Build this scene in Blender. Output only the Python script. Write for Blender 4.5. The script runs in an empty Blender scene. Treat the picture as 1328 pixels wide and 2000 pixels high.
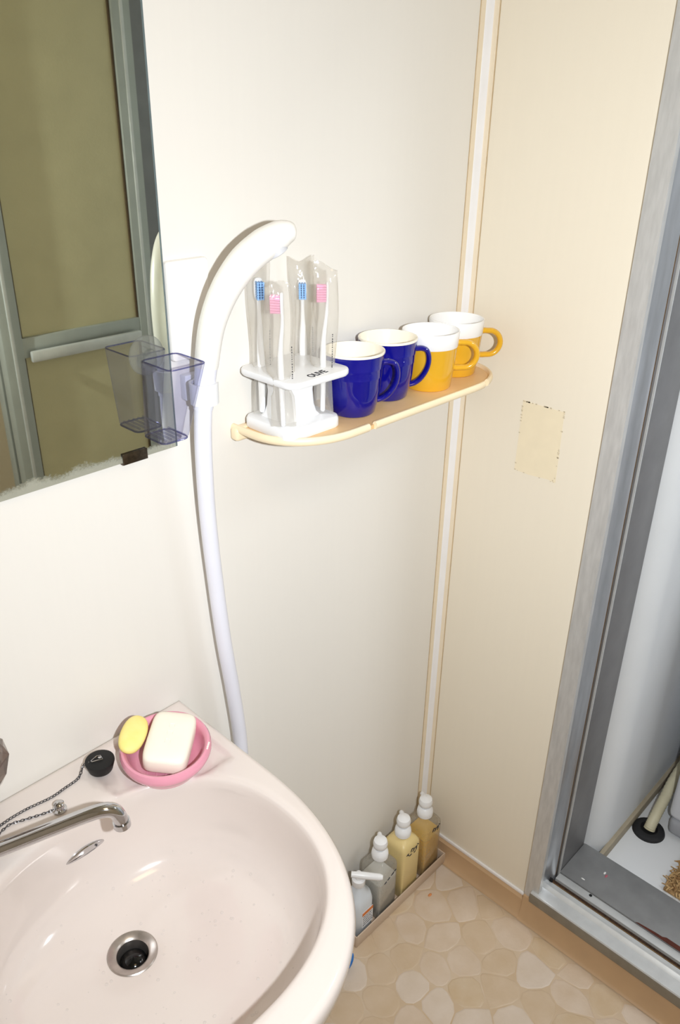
import bpy, bmesh, math, random
from mathutils import Vector, Matrix
from mathutils.bvhtree import BVHTree
PI = math.pi
sc = bpy.context.scene
C = sc.collection

# ------------------------------------------------------------------ camera
CAM = Vector((-1.14617, -0.8, 1.55))
F_PX = 1584.69
yaw, pitch, roll = .813733, .465167, -.0176757
fw = Vector((math.sin(yaw) * math.cos(pitch), math.cos(yaw) * math.cos(pitch), -math.sin(pitch)))
r0 = fw.cross(Vector((0, 0, 1))).normalized()
d0 = fw.cross(r0)
RIGHT = r0 * math.cos(roll) + d0 * math.sin(roll)
DOWN = d0 * math.cos(roll) - r0 * math.sin(roll)
cd = bpy.data.cameras.new('camera')
cd.sensor_fit = 'VERTICAL'; cd.sensor_height = 36; cd.sensor_width = 36
cd.lens = F_PX * 36 / 2000
cd.clip_start = .02; cd.clip_end = 50
cam = bpy.data.objects.new('camera', cd); C.objects.link(cam)
M = Matrix((RIGHT, -DOWN, -fw)).transposed().to_4x4(); M.translation = CAM
cam.matrix_world = M
sc.camera = cam

# ------------------------------------------------------------------ world, lights, exposure
w = bpy.data.worlds.new('world'); sc.world = w; w.use_nodes = True
w.node_tree.nodes['Background'].inputs[0].default_value = (.9, .92, 1, 1)
w.node_tree.nodes['Background'].inputs[1].default_value = .03

def area(name, loc, target, sx, sy, power, col):
    l = bpy.data.lights.new(name, 'AREA'); l.shape = 'RECTANGLE'; l.size = sx; l.size_y = sy
    l.energy = power; l.color = col
    o = bpy.data.objects.new(name, l); C.objects.link(o); o.location = loc
    o.rotation_euler = (Vector(target) - Vector(loc)).to_track_quat('-Z', 'Y').to_euler()
    return o
FL = CAM + RIGHT * .135 - fw * .01
fl = area('camera_flash', FL, FL + fw + RIGHT * .10 + DOWN * .02, .022, .022, 10.8, (.885, .945, 1)); fl.data.spread = math.radians(150)
area('bathroom_ceiling_lamp', (-.95, -.85, 2.12), (-.95, -.85, 0), .3, .3, 1.9, (1, .70, .36))
area('washroom_ceiling_lamp', (.50, -1.35, 2.36), (.50, -1.15, 0), .5, .5, 15, (.90, .95, 1))
sc.view_settings.view_transform = 'Standard'; sc.view_settings.look = 'None'
sc.view_settings.exposure = 0; sc.view_settings.gamma = 1
sc.view_settings.use_curve_mapping = False
sc.cycles.transparent_max_bounces = 40; sc.cycles.max_bounces = 14

# ------------------------------------------------------------------ materials
def lin(c):
    return tuple(((v / 255) / 12.92 if v / 255 <= .04045 else ((v / 255 + .055) / 1.055) ** 2.4) for v in c) + (1,)
MATS = {}
def mat(name, col, rough=.5, metal=0, var=.05, scale=20, bump=0, bscale=200, trans=0, coat=0, spec=.5, ior=1.45, col2=None, aniso=None):
    m = bpy.data.materials.new(name); m.use_nodes = True; nt = m.node_tree; b = nt.nodes['Principled BSDF']
    b.inputs['Roughness'].default_value = rough; b.inputs['Metallic'].default_value = metal
    b.inputs['Transmission Weight'].default_value = trans; b.inputs['Coat Weight'].default_value = coat
    b.inputs['Specular IOR Level'].default_value = spec; b.inputs['IOR'].default_value = ior
    tc = nt.nodes.new('ShaderNodeTexCoord'); src = tc.outputs['Object']
    if aniso:
        mp = nt.nodes.new('ShaderNodeMapping'); mp.inputs['Scale'].default_value = aniso
        nt.links.new(src, mp.inputs[0]); src = mp.outputs[0]
    n = nt.nodes.new('ShaderNodeTexNoise'); n.inputs['Scale'].default_value = scale; n.inputs['Detail'].default_value = 4
    nt.links.new(src, n.inputs['Vector'])
    cr = nt.nodes.new('ShaderNodeValToRGB'); c = lin(col)
    c2 = lin(col2) if col2 else tuple(min(1, v * (1 - var * 2)) for v in c[:3]) + (1,)
    cr.color_ramp.elements[0].position = .3; cr.color_ramp.elements[1].position = .7
    cr.color_ramp.elements[0].color = c2; cr.color_ramp.elements[1].color = c
    nt.links.new(n.outputs['Fac'], cr.inputs[0]); nt.links.new(cr.outputs[0], b.inputs['Base Color'])
    if bump:
        n2 = nt.nodes.new('ShaderNodeTexNoise'); n2.inputs['Scale'].default_value = bscale; n2.inputs['Detail'].default_value = 3
        nt.links.new(src, n2.inputs['Vector'])
        bp = nt.nodes.new('ShaderNodeBump'); bp.inputs['Strength'].default_value = bump; bp.inputs['Distance'].default_value = .002
        nt.links.new(n2.outputs['Fac'], bp.inputs['Height']); nt.links.new(bp.outputs[0], b.inputs['Normal'])
    MATS[name] = m
    return m
def thin(name, tint, edge, haze=0, haze_col=(235, 232, 225), ior=1.5, rough=.03, noise=0):
    """thin clear plastic: passes light straight, reflects by Fresnel, edge-on it takes a darker tint; optional milky haze"""
    m = bpy.data.materials.new(name); m.use_nodes = True; nt = m.node_tree; nt.nodes.clear(); N = nt.nodes.new; L = nt.links.new
    out = N('ShaderNodeOutputMaterial'); t = N('ShaderNodeBsdfTransparent'); g = N('ShaderNodeBsdfGlossy'); g.inputs['Roughness'].default_value = rough
    lw = N('ShaderNodeLayerWeight'); lw.inputs['Blend'].default_value = .35
    mc = N('ShaderNodeMix'); mc.data_type = 'RGBA'; mc.inputs[6].default_value = lin(tint); mc.inputs[7].default_value = lin(edge)
    L(lw.outputs['Facing'], mc.inputs[0]); L(mc.outputs[2], t.inputs[0])
    lw2 = N('ShaderNodeLayerWeight'); lw2.inputs['Blend'].default_value = .5      # 1 - |cos|, the same from both sides of the film
    pw = N('ShaderNodeMath'); pw.operation = 'POWER'; pw.inputs[1].default_value = 4; L(lw2.outputs['Facing'], pw.inputs[0])
    fr = N('ShaderNodeMath'); fr.operation = 'MULTIPLY_ADD'; fr.inputs[1].default_value = .6; fr.inputs[2].default_value = ((ior - 1) / (ior + 1)) ** 2; L(pw.outputs[0], fr.inputs[0])
    mx = N('ShaderNodeMixShader'); L(fr.outputs[0], mx.inputs[0]); L(t.outputs[0], mx.inputs[1]); L(g.outputs[0], mx.inputs[2])
    last = mx.outputs[0]
    tc = N('ShaderNodeTexCoord'); ns = N('ShaderNodeTexNoise'); ns.inputs['Scale'].default_value = 60; L(tc.outputs['Object'], ns.inputs['Vector'])
    if noise:
        bp = N('ShaderNodeBump'); bp.inputs['Strength'].default_value = noise; bp.inputs['Distance'].default_value = .003
        L(ns.outputs['Fac'], bp.inputs['Height']); L(bp.outputs[0], g.inputs['Normal']); L(bp.outputs[0], lw2.inputs['Normal'])
    if haze:
        d = N('ShaderNodeBsdfDiffuse'); d.inputs[0].default_value = lin(haze_col)
        tl = N('ShaderNodeBsdfTranslucent'); tl.inputs[0].default_value = lin(haze_col)
        m1 = N('ShaderNodeMixShader'); m1.inputs[0].default_value = .5; L(d.outputs[0], m1.inputs[1]); L(tl.outputs[0], m1.inputs[2])
        mr = N('ShaderNodeMapRange'); mr.inputs[3].default_value = haze * .8; mr.inputs[4].default_value = haze * 1.2; L(ns.outputs['Fac'], mr.inputs[0])
        m2 = N('ShaderNodeMixShader'); L(mr.outputs[0], m2.inputs[0]); L(last, m2.inputs[1]); L(m1.outputs[0], m2.inputs[2]); last = m2.outputs[0]
    L(last, out.inputs[0]); MATS[name] = m
    return m

mat('wall_panel', (236, 231, 223), .38, var=.004, scale=3, aniso=(40, 40, 1.2), spec=.3)
mat('wall_panel_right', (237, 227, 208), .42, var=.005, scale=3, aniso=(40, 40, 1.2), spec=.3)
mat('ceiling_paint', (235, 228, 212), .7, var=.02)
mat('strip_cream', (238, 222, 196), .4, var=.02)
mat('strip_white', (244, 241, 240), .3, var=.02)
mat('seam_dark', (202, 178, 140), .6, var=.1, scale=60)
mat('base_tan', (198, 164, 126), .45, var=.06, scale=9)
mat('floor_base', (196, 170, 138), .5, var=.10, scale=14, col2=(206, 186, 162))
for i, (a, b) in enumerate((((211, 192, 172), (202, 180, 155)), ((206, 184, 158), (198, 174, 144)), ((214, 198, 182), (206, 188, 168)), ((198, 173, 140), (206, 186, 160)))):
    mat('floor_cell_%d' % i, a, .42, var=.05, scale=24, col2=b, bump=.15, bscale=160)
mat('aluminium', (206, 205, 203), .42, .35, var=.08, scale=25, aniso=(6, 6, 1), bump=.08, bscale=120)
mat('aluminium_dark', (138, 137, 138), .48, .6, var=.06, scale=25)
mat('aluminium_light', (214, 215, 214), .35, .4, var=.05, scale=40)
mat('aluminium_sill', (150, 150, 150), .5, .45, var=.08, scale=30)
mat('rust', (70, 46, 28), .85, var=.35, scale=180, bump=.6, bscale=300)
mat('rust_line', (128, 98, 58), .7, var=.2, scale=120)
mat('old_wood', (92, 38, 22), .7, var=.2, scale=60)
mat('fascia_metal', (142, 134, 120), .5, .3, var=.08, scale=40)
mat('channel_metal', (180, 182, 186), .3, .65, var=.06, scale=20, aniso=(6, 6, 1))
mat('screw_metal', (190, 188, 182), .3, .9, var=.1, scale=300)
mat('black_hole', (14, 13, 13), .8, var=.1)
mat('door_panel', (206, 196, 158), .45, var=.04, scale=12, bump=.1, bscale=300)
mat('door_metal', (178, 182, 178), .4, .35, var=.04)
mat('door_gasket', (78, 60, 40), .7, var=.1)
mat('washroom_wall', (226, 228, 230), .6, var=.02, scale=8)
mat('washroom_floor', (228, 229, 230), .45, var=.03, scale=6)
mat('washroom_base', (168, 156, 134), .55, var=.08, scale=20)
mat('machine_white', (226, 227, 232), .35, var=.02)
mat('machine_grey', (170, 171, 176), .5, var=.04)
mat('drain_black', (34, 34, 36), .6, var=.1)
mat('drain_hose', (214, 206, 176), .5, var=.05, scale=40)
mat('rug_fibre', (206, 172, 122), .9, var=.2, scale=90, col2=(150, 112, 70))
mat('white_plastic', (243, 243, 244), .28, var=.01)
mat('white_plastic_warm', (246, 242, 236), .3, var=.01)
mat('hose_white', (236, 236, 246), .32, var=.015)
mat('shower_face', (206, 206, 210), .5, var=.05, scale=90)
mat('shelf_tan', (236, 200, 148), .4, var=.03, scale=14, col2=(228, 188, 134))
mat('shelf_lip', (250, 230, 194), .38, var=.02)
mat('porcelain', (225, 214, 207), .13, var=.012, scale=4, coat=.4)
mat('chrome', (205, 205, 208), .08, 1, var=.03, scale=60)
mat('chain_steel', (118, 118, 122), .3, .9, var=.1, scale=200)
mat('steel_worn', (196, 188, 182), .32, .9, var=.12, scale=90)
mat('rubber_black', (16, 16, 18), .55, var=.15, scale=80)
mat('plug_gloss', (8, 9, 11), .12, var=.2, scale=60)
mat('pink_plastic', (233, 158, 178), .2, var=.03, scale=8, coat=.3)
mat('soap_white', (252, 244, 228), .55, var=.02, scale=20)
mat('soap_yellow', (252, 236, 158), .6, var=.04, scale=30, col2=(248, 227, 130))
mat('blue_glaze', (16, 16, 132), .12, var=.08, scale=30, coat=.6)
mat('cream_glaze', (252, 244, 226), .18, var=.015, coat=.3)
mat('yellow_glaze', (232, 176, 44), .16, var=.04, scale=12, coat=.5)
mat('white_glaze', (250, 248, 246), .2, var=.01)
mat('ink', (38, 40, 52), .6, var=.1)
mat('bristle_blue', (140, 184, 238), .6, var=.08, scale=400)
mat('bristle_pink', (248, 176, 206), .6, var=.06, scale=400)
mat('brush_white', (250, 250, 252), .3, var=.01)
mat('brush_blue', (92, 150, 226), .35, var=.04)
mat('bottle_cream', (232, 208, 146), .35, var=.04, scale=20)
mat('liquid_amber', (248, 196, 62), .25, var=.06, scale=20)
mat('liquid_pale', (240, 214, 128), .3, var=.06, scale=20, trans=.2)
mat('liquid_clear', (222, 220, 216), .25, var=.05, scale=25)
mat('label_white', (238, 240, 244), .5, var=.02)
mat('label_orange', (224, 128, 60), .5, var=.05)
mat('tray_beige', (206, 184, 162), .45, var=.04, scale=14)
mat('spray_body', (216, 222, 228), .35, var=.02)
mat('brush_handle_blue', (30, 122, 212), .35, var=.05)
mat('adhesive', (240, 226, 196), .5, var=.02, scale=40)
mat('adhesive_edge', (228, 212, 182), .7, var=.2, scale=300)
mat('chip_white', (232, 230, 228), .6); mat('chip_red', (176, 92, 104), .6)
mat('smoke_crystal', (176, 160, 150), .05, trans=.75, var=.1, scale=20, ior=1.49)
mat('stain_orange', (226, 150, 96), .6, var=.15, scale=60)
thin('clear_acrylic', (250, 250, 254), (196, 198, 226), haze=.03, ior=1.5)
thin('clear_acrylic_edge', (190, 192, 226), (110, 112, 170), haze=.05, ior=1.5)
thin('suction_vinyl', (238, 240, 242), (150, 156, 160), haze=.14, ior=1.5, noise=.3)
thin('cellophane', (250, 249, 247), (226, 221, 212), haze=.20, haze_col=(250, 248, 244), ior=1.5, rough=.08, noise=.5)
thin('clear_bottle', (246, 246, 244), (205, 203, 196), haze=.25, ior=1.45)
thin('water_bead', (255, 255, 255), (252, 252, 252), haze=.12, haze_col=(255, 255, 255), ior=1.4)

# mirror: silvered glass, faintly green, worn through in a cloudy band along its bottom edge
m = bpy.data.materials.new('mirror_silver'); m.use_nodes = True; nt = m.node_tree; b = nt.nodes['Principled BSDF']; N = nt.nodes.new; L = nt.links.new
b.inputs['Metallic'].default_value = 1; b.inputs['Roughness'].default_value = .015
tc = N('ShaderNodeTexCoord'); sx = N('ShaderNodeSeparateXYZ'); L(tc.outputs['Object'], sx.inputs[0])
ns = N('ShaderNodeTexNoise'); ns.inputs['Scale'].default_value = 26; ns.inputs['Detail'].default_value = 6; L(tc.outputs['Object'], ns.inputs['Vector'])
ns2 = N('ShaderNodeTexNoise'); ns2.inputs['Scale'].default_value = 420; ns2.inputs['Detail'].default_value = 3; L(tc.outputs['Object'], ns2.inputs['Vector'])
a1 = N('ShaderNodeMath'); a1.operation = 'MULTIPLY_ADD'; a1.inputs[1].default_value = -.022; L(ns.outputs['Fac'], a1.inputs[0]); L(sx.outputs['Z'], a1.inputs[2])
a2 = N('ShaderNodeMath'); a2.operation = 'MULTIPLY_ADD'; a2.inputs[1].default_value = -.010; L(ns2.outputs['Fac'], a2.inputs[0]); L(a1.outputs[0], a2.inputs[2])
mr = N('ShaderNodeMapRange'); mr.inputs[1].default_value = -.013; mr.inputs[2].default_value = -.004; mr.inputs[3].default_value = .85; mr.inputs[4].default_value = 0; L(a2.outputs[0], mr.inputs[0])
mc = N('ShaderNodeMix'); mc.data_type = 'RGBA'; mc.inputs[6].default_value = (.74, .77, .66, 1); mc.inputs[7].default_value = lin((164, 162, 146)); L(mr.outputs[0], mc.inputs[0]); L(mc.outputs[2], b.inputs['Base Color'])
mm = N('ShaderNodeMath'); mm.operation = 'MULTIPLY_ADD'; mm.inputs[1].default_value = -.8; mm.inputs[2].default_value = 1; L(mr.outputs[0], mm.inputs[0]); L(mm.outputs[0], b.inputs['Metallic'])
mq = N('ShaderNodeMath'); mq.operation = 'MULTIPLY_ADD'; mq.inputs[1].default_value = .6; mq.inputs[2].default_value = .015; L(mr.outputs[0], mq.inputs[0]); L(mq.outputs[0], b.inputs['Roughness'])
MATS['mirror_silver'] = m
mat('mirror_edge', (120, 134, 136), .2, .3, var=.1, scale=60)
mat('clip_metal', (98, 86, 72), .3, .9, var=.2, scale=200)

# ------------------------------------------------------------------ mesh helpers
def box(bm, x0, x1, y0, y1, z0, z1, bev=0, seg=2):
    vs = [bm.verts.new(p) for p in ((x0, y0, z0), (x1, y0, z0), (x1, y1, z0), (x0, y1, z0), (x0, y0, z1), (x1, y0, z1), (x1, y1, z1), (x0, y1, z1))]
    fs = [bm.faces.new([vs[i] for i in f]) for f in ((0, 3, 2, 1), (4, 5, 6, 7), (0, 1, 5, 4), (1, 2, 6, 5), (2, 3, 7, 6), (3, 0, 4, 7))]
    if bev:
        es = set(e for f in fs for e in f.edges)
        bmesh.ops.bevel(bm, geom=list(es), offset=bev, segments=seg, profile=.5, affect='EDGES')
def loft(bm, loops, cap0=True, cap1=True, closed=True):
    rows = [[bm.verts.new(p) for p in lp] for lp in loops]
    n = len(rows[0])
    for a, b in zip(rows, rows[1:]):
        for i in range(n if closed else n - 1):
            j = (i + 1) % n
            try: bm.faces.new((a[i], a[j], b[j], b[i]))
            except ValueError: pass
    if cap0: bm.faces.new(rows[0][::-1])
    if cap1: bm.faces.new(rows[-1])
    return rows
def lathe(bm, prof, n=32, c=(0, 0, 0), cap0=False, cap1=False):
    loops = [[(c[0] + max(r, 1e-5) * math.cos(2 * PI * i / n), c[1] + max(r, 1e-5) * math.sin(2 * PI * i / n), c[2] + z) for i in range(n)] for r, z in prof]
    loft(bm, loops, cap0, cap1)
def frames(pts):
    pts = [Vector(p) for p in pts]; T = []
    for i in range(len(pts)):
        a = pts[max(0, i - 1)]; b = pts[min(len(pts) - 1, i + 1)]; T.append((b - a).normalized())
    u = T[0].orthogonal().normalized(); out = []
    for i, t in enumerate(T):
        u = (u - t * u.dot(t)).normalized(); out.append((pts[i], t, u, t.cross(u)))
    return out
def tube(bm, pts, rad, n=12, cap=True, up=None, flat=1):
    fr = frames(pts)
    loops = []
    for k, (p, t, u, v) in enumerate(fr):
        if up is not None:
            v = (Vector(up) - t * Vector(up).dot(t)).normalized(); u = v.cross(t)
        r = rad[k] if isinstance(rad, (list, tuple)) else rad
        loops.append([p + u * (r * math.cos(2 * PI * i / n)) + v * (r * flat * math.sin(2 * PI * i / n)) for i in range(n)])
    loft(bm, loops, cap, cap)
def spline(pts, k=6):
    P = [Vector(p) for p in pts]; out = []
    for i in range(len(P) - 1):
        p0 = P[max(0, i - 1)]; p1 = P[i]; p2 = P[i + 1]; p3 = P[min(len(P) - 1, i + 2)]
        for j in range(k):
            t = j / k
            out.append(.5 * ((2 * p1) + (p2 - p0) * t + (2 * p0 - 5 * p1 + 4 * p2 - p3) * t * t + (3 * p1 - p0 - 3 * p2 + p3) * t ** 3))
    out.append(P[-1]); return out
def lerp_list(vals, n):
    out = []
    for i in range(n):
        f = i / (n - 1) * (len(vals) - 1); a = min(int(f), len(vals) - 2); out.append(vals[a] + (vals[a + 1] - vals[a]) * (f - a))
    return out
def prism(bm, poly, axis, a, b):
    """poly: 2-D outline; axis 'x': (y,z), 'y': (x,z), 'z': (x,y)"""
    f = {'x': lambda p, t: (t, p[0], p[1]), 'y': lambda p, t: (p[0], t, p[1]), 'z': lambda p, t: (p[0], p[1], t)}[axis]
    loft(bm, [[f(p, a) for p in poly], [f(p, b) for p in poly]])
def rrect(x0, x1, y0, y1, r, k=5):
    out = []
    for cx, cy, a0 in ((x1 - r, y1 - r, 0), (x0 + r, y1 - r, 90), (x0 + r, y0 + r, 180), (x1 - r, y0 + r, 270)):
        for i in range(k + 1):
            a = math.radians(a0 + 90 * i / k); out.append((cx + r * math.cos(a), cy + r * math.sin(a)))
    return out
def sphere(bm, c, r, u=12, v=8, sc_=(1, 1, 1)):
    lathe_pts = [(r * math.sin(PI * i / v), -r * math.cos(PI * i / v)) for i in range(v + 1)]
    loops = [[(c[0] + sc_[0] * max(rr, 1e-5) * math.cos(2 * PI * i / u), c[1] + sc_[1] * max(rr, 1e-5) * math.sin(2 * PI * i / u), c[2] + sc_[2] * z) for i in range(u)] for rr, z in lathe_pts]
    loft(bm, loops, True, True)
def mesh_of(bm, name, smooth=40):
    bmesh.ops.recalc_face_normals(bm, faces=bm.faces)
    me = bpy.data.meshes.new(name); bm.to_mesh(me); bm.free()
    if smooth:
        me.polygons.foreach_set('use_smooth', [True] * len(me.polygons)); me.set_sharp_from_angle(angle=math.radians(smooth))
    return me
ORG = {}
def obj(name, bm, m, parent=None, smooth=40):
    """bm holds world coordinates; children are stored relative to their parent"""
    me = mesh_of(bm, name, smooth) if isinstance(bm, bmesh.types.BMesh) else bm
    me.materials.append(MATS[m] if isinstance(m, str) else m)
    o = bpy.data.objects.new(name, me); C.objects.link(o)
    if parent is None:
        xs = [v.co for v in me.vertices]
        org = Vector(((min(v.x for v in xs) + max(v.x for v in xs)) / 2, (min(v.y for v in xs) + max(v.y for v in xs)) / 2, min(v.z for v in xs)))
        o.location = org
    else:
        o.parent = parent; org = ORG[parent.name]
    me.transform(Matrix.Translation(-org)); ORG[o.name] = Vector(org)
    return o
def tag(o, label, cat, group=None, kind=None):
    o['label'] = label; o['category'] = cat
    if group: o['group'] = group
    if kind: o['kind'] = kind
    return o
def thing(name, loc, label, cat, group=None):
    o = bpy.data.objects.new(name, None); C.objects.link(o); o.location = loc; o.empty_display_size = .03
    ORG[o.name] = Vector(loc); return tag(o, label, cat, group)
def struct(name, bm=None, m=None, loc=(0, 0, 0), parent=None, label=None, cat=None, smooth=40):
    if bm is None:
        o = bpy.data.objects.new(name, None); C.objects.link(o); o.location = loc; ORG[o.name] = Vector(loc)
    else:
        o = obj(name, bm, m, parent, smooth)
    o['kind'] = 'structure'
    if label: o['label'] = label
    if cat: o['category'] = cat
    return o
def copy_tree(o, parent=None):
    c = o.copy(); C.objects.link(c); c.parent = parent; ORG[c.name] = ORG[o.name].copy()
    for ch in list(o.children): copy_tree(ch, c)
    return c
def B(): return bmesh.new()
def text_mesh(s, size, depth=.0004):
    cu = bpy.data.curves.new('lettering', 'FONT'); cu.body = s; cu.size = size; cu.extrude = depth; cu.offset = size * .018; cu.align_x = 'CENTER'; cu.align_y = 'CENTER'
    o = bpy.data.objects.new('lettering_tmp', cu); C.objects.link(o)
    dg = bpy.context.evaluated_depsgraph_get(); me = bpy.data.meshes.new_from_object(o.evaluated_get(dg))
    bpy.data.objects.remove(o); return me

# ------------------------------------------------------------------ room shell
XL, YF, ZC = -1.95, -1.62, 2.18
DY0, DY1, DZ = -.285, -1.100, 1.98        # door opening in the right wall
bm = B(); box(bm, XL, .05, 0, .05, -.02, ZC); struct('wall_back', bm, 'wall_panel', label='cream wall panel behind the mirror and shelf', cat='wall')
bm = B()
box(bm, 0, .05, DY0, 0, -.02, ZC); box(bm, 0, .05, YF, DY1, -.02, ZC); box(bm, 0, .05, DY1, DY0, DZ, ZC); box(bm, 0, .05, DY1, DY0, -.02, .04)
wr = struct('wall_right', bm, 'wall_panel_right', label='yellowish cream wall panel beside the doorway', cat='wall')
bm = B(); box(bm, XL - .05, XL, YF, .05, -.02, ZC); struct('wall_left', bm, 'wall_panel', label='cream wall at the left side of the bathroom', cat='wall')
bm = B(); box(bm, XL - .05, .05, YF - .05, YF, -.02, ZC); struct('wall_front', bm, 'wall_panel_right', label='cream wall facing the mirror', cat='wall')
bm = B(); box(bm, XL - .05, .05, YF - .05, .05, ZC, ZC + .04); struct('ceiling', bm, 'ceiling_paint', label='cream bathroom ceiling', cat='ceiling')
bm = B(); box(bm, XL, 0, YF, 0, -.03, 0)
floor = struct('floor', bm, 'floor_base', label='tan moulded bathroom floor with a pebble pattern', cat='floor')
# raised pebble cells of the moulded floor
random.seed(5)
pts = []
fx0, fx1, fy0, fy1 = -.74, -.0315, -.80, -.02
tries = 0
while tries < 9000:
    tries += 1
    p = (random.uniform(fx0, fx1), random.uniform(fy0, fy1))
    if all((p[0] - q[0]) ** 2 + (p[1] - q[1]) ** 2 > .056 ** 2 for q in pts): pts.append(p)
def clip(poly, a, b, c):       # keep a*x+b*y<=c
    out = []
    for i in range(len(poly)):
        p, q = poly[i], poly[(i + 1) % len(poly)]; dp = a * p[0] + b * p[1] - c; dq = a * q[0] + b * q[1] - c
        if dp <= 0: out.append(p)
        if dp * dq < 0:
            t = dp / (dp - dq); out.append((p[0] + (q[0] - p[0]) * t, p[1] + (q[1] - p[1]) * t))
    return out
ncell = 0
for i, p in enumerate(pts):
    poly = [(fx0, fy0), (fx1, fy0), (fx1, fy1), (fx0, fy1)]
    for j, q in enumerate(pts):
        if i == j: continue
        d = math.hypot(q[0] - p[0], q[1] - p[1])
        if d > .2: continue
        a, b_ = (q[0] - p[0]) / d, (q[1] - p[1]) / d
        poly = clip(poly, a, b_, a * (p[0] + q[0]) / 2 + b_ * (p[1] + q[1]) / 2 - .0008)
        if len(poly) < 3: break
    if len(poly) < 3: continue
    cx = sum(v[0] for v in poly) / len(poly); cy = sum(v[1] for v in poly) / len(poly)
    # round corners once (Chaikin)
    rp = []
    for k in range(len(poly)):
        u, v = poly[k], poly[(k + 1) % len(poly)]
        rp += [(u[0] * .78 + v[0] * .22, u[1] * .78 + v[1] * .22), (u[0] * .22 + v[0] * .78, u[1] * .22 + v[1] * .78)]
    h = random.uniform(.0004, .0008)
    sh = lambda s: [(cx + (v[0] - cx) * s, cy + (v[1] - cy) * s) for v in rp]
    bm = B(); loft(bm, [[(x, y, -.0004) for x, y in sh(1)], [(x, y, h * .7) for x, y in sh(.965)], [(x, y, h) for x, y in sh(.88)]], False, True)
    obj('floor_cell', bm, 'floor_cell_%d' % random.choice((0, 0, 0, 1, 2, 2, 3)), floor); ncell += 1
bm = B(); sphere(bm, (-.115, -.118, .0012), .004, 10, 6, (1.4, .8, .25)); obj('orange_stain', bm, 'stain_orange', floor)['label'] = 'small orange stain'

# skirting cove along the right and back walls, white bead above it
def cove(h=.043, w_=.030, k=9):
    pr = [(0, 0), (0, h)]
    for i in range(k + 1):
        t = i / k * PI / 2; pr.append((-.013 - (w_ - .013) * (1 - math.cos(t)), (h - .002) * (1 - math.sin(t)) + .001))
    return pr
bm = B(); prism(bm, cove(), 'y', DY0 - .001, 0); prism(bm, cove(), 'y', YF, DY1 + .001); prism(bm, [(0, 0), (0, .062), (-.0165, .062)] + [(-.0168 - .0145 * (1 - math.cos(PI / 2 * i / 8)), .061 * (1 - math.sin(PI / 2 * i / 8)) + .001) for i in range(9)], 'y', DY1 + .001, DY0 - .001); struct('baseboard_right', bm, 'base_tan', label='tan coved skirting under the right wall and doorway', cat='baseboard')
bm = B(); prism(bm, [(p[0], p[1]) for p in cove()], 'x', XL, 0); struct('baseboard_back', bm, 'base_tan', label='tan coved skirting under the back wall', cat='baseboard')
bm = B(); box(bm, -.005, 0, DY0, 0, .043, .051, .0015); struct('trim_1', bm, 'strip_white', label='thin white bead above the tan skirting', cat='trim')
# corner cover strip
bm = B(); prism(bm, [(-.0245, 0), (-.0245, -.002), (-.017, -.003), (-.010, -.0045), (-.0045, -.009), (-.003, -.0125), (-.002, -.0165), (0, -.0165), (0, 0)], 'z', .04, ZC)
t2 = struct('trim_2', bm, 'strip_cream', label='vertical cover strip in the corner between the two walls', cat='trim')
bm = B(); prism(bm, [(-.0165, -.0027), (-.0150, -.0046), (-.0105, -.0062), (-.0065, -.0082), (-.0048, -.0098), (-.0030, -.0090), (-.008, -.003)], 'z', .045, ZC); obj('white_bead', bm, 'strip_white', t2)
bm = B(); box(bm, -.0258, -.0244, -.0006, 0, .05, ZC); obj('seam_line', bm, 'seam_dark', t2)
bm = B(); box(bm, -.0006, 0, -.0178, -.0164, .05, ZC); obj('seam_line', bm, 'seam_dark', t2)
# adhesive patch left on the right wall
bm = B(); prism(bm, [(-.132, 1.115), (-.209, 1.114), (-.211, .990), (-.196, .992), (-.16, .989), (-.131, .990)], 'x', -.0004, 0)
ad = obj('adhesive_patch', bm, 'adhesive', wr, smooth=0); ad['label'] = 'faint yellow square left by old tape'
random.seed(3)
bm = B()
for k in range(46):
    s = random.random(); side = random.choice('tttrrrlb')
    y, z = {'t': (-.132 - .077 * s, 1.1148), 'r': (-.209, .995 + .12 * s), 'l': (-.132, .99 + .125 * s * (.4 if s < .5 else 1)), 'b': (-.132 - .077 * s, .990)}[side]
    a = random.uniform(.0004, .0012); box(bm, -.00055, 0, y - a * 1.6, y + a * 1.6, z - a, z + a)
for y, z in ((-.2085, 1.1125), (-.2075, .991), (-.206, .993)): sphere(bm, (-.0004, y, z), .0014, 6, 4, (.5, 1, 1))
obj('adhesive_edge', bm, 'adhesive_edge', wr, smooth=0)

# ------------------------------------------------------------------ door frame
door = struct('door_1', loc=(.07, (DY0 + DY1) / 2, .04), label='brushed aluminium door frame with rusty track', cat='door frame')
jp = [(-.012, -.285), (-.012, -.3165), (-.001, -.3165), (.001, -.3105), (.010, -.3065), (.022, -.3075), (.034, -.3125), (.042, -.3175), (.050, -.3185), (.050, -.285)]
jf = [(-.012, -.285), (-.012, -.3165), (-.0008, -.3165), (-.0008, -.285)]; jc = [(-.0006, -.290), (-.0006, -.3145)] + jp[3:9] + [(.050, -.290)]
bm = B(); prism(bm, jf, 'z', .036, DZ); obj('jamb', bm, 'aluminium', door, 25)
bm = B(); prism(bm, jc, 'z', .080, DZ - .02); obj('jamb_channel', bm, 'channel_metal', door, 35)
bm = B(); box(bm, .050, .0585, -.3165, -.285, .085, DZ); obj('jamb_gasket', bm, 'rust_line', door)
bm = B(); box(bm, .0585, .168, -.321, -.285, .08, DZ, .001); obj('jamb_reveal', bm, 'aluminium_dark', door)
bm = B(); box(bm, .0585, .0615, -.3235, -.320, .085, DZ); obj('jamb_edge', bm, 'aluminium_light', door)
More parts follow.
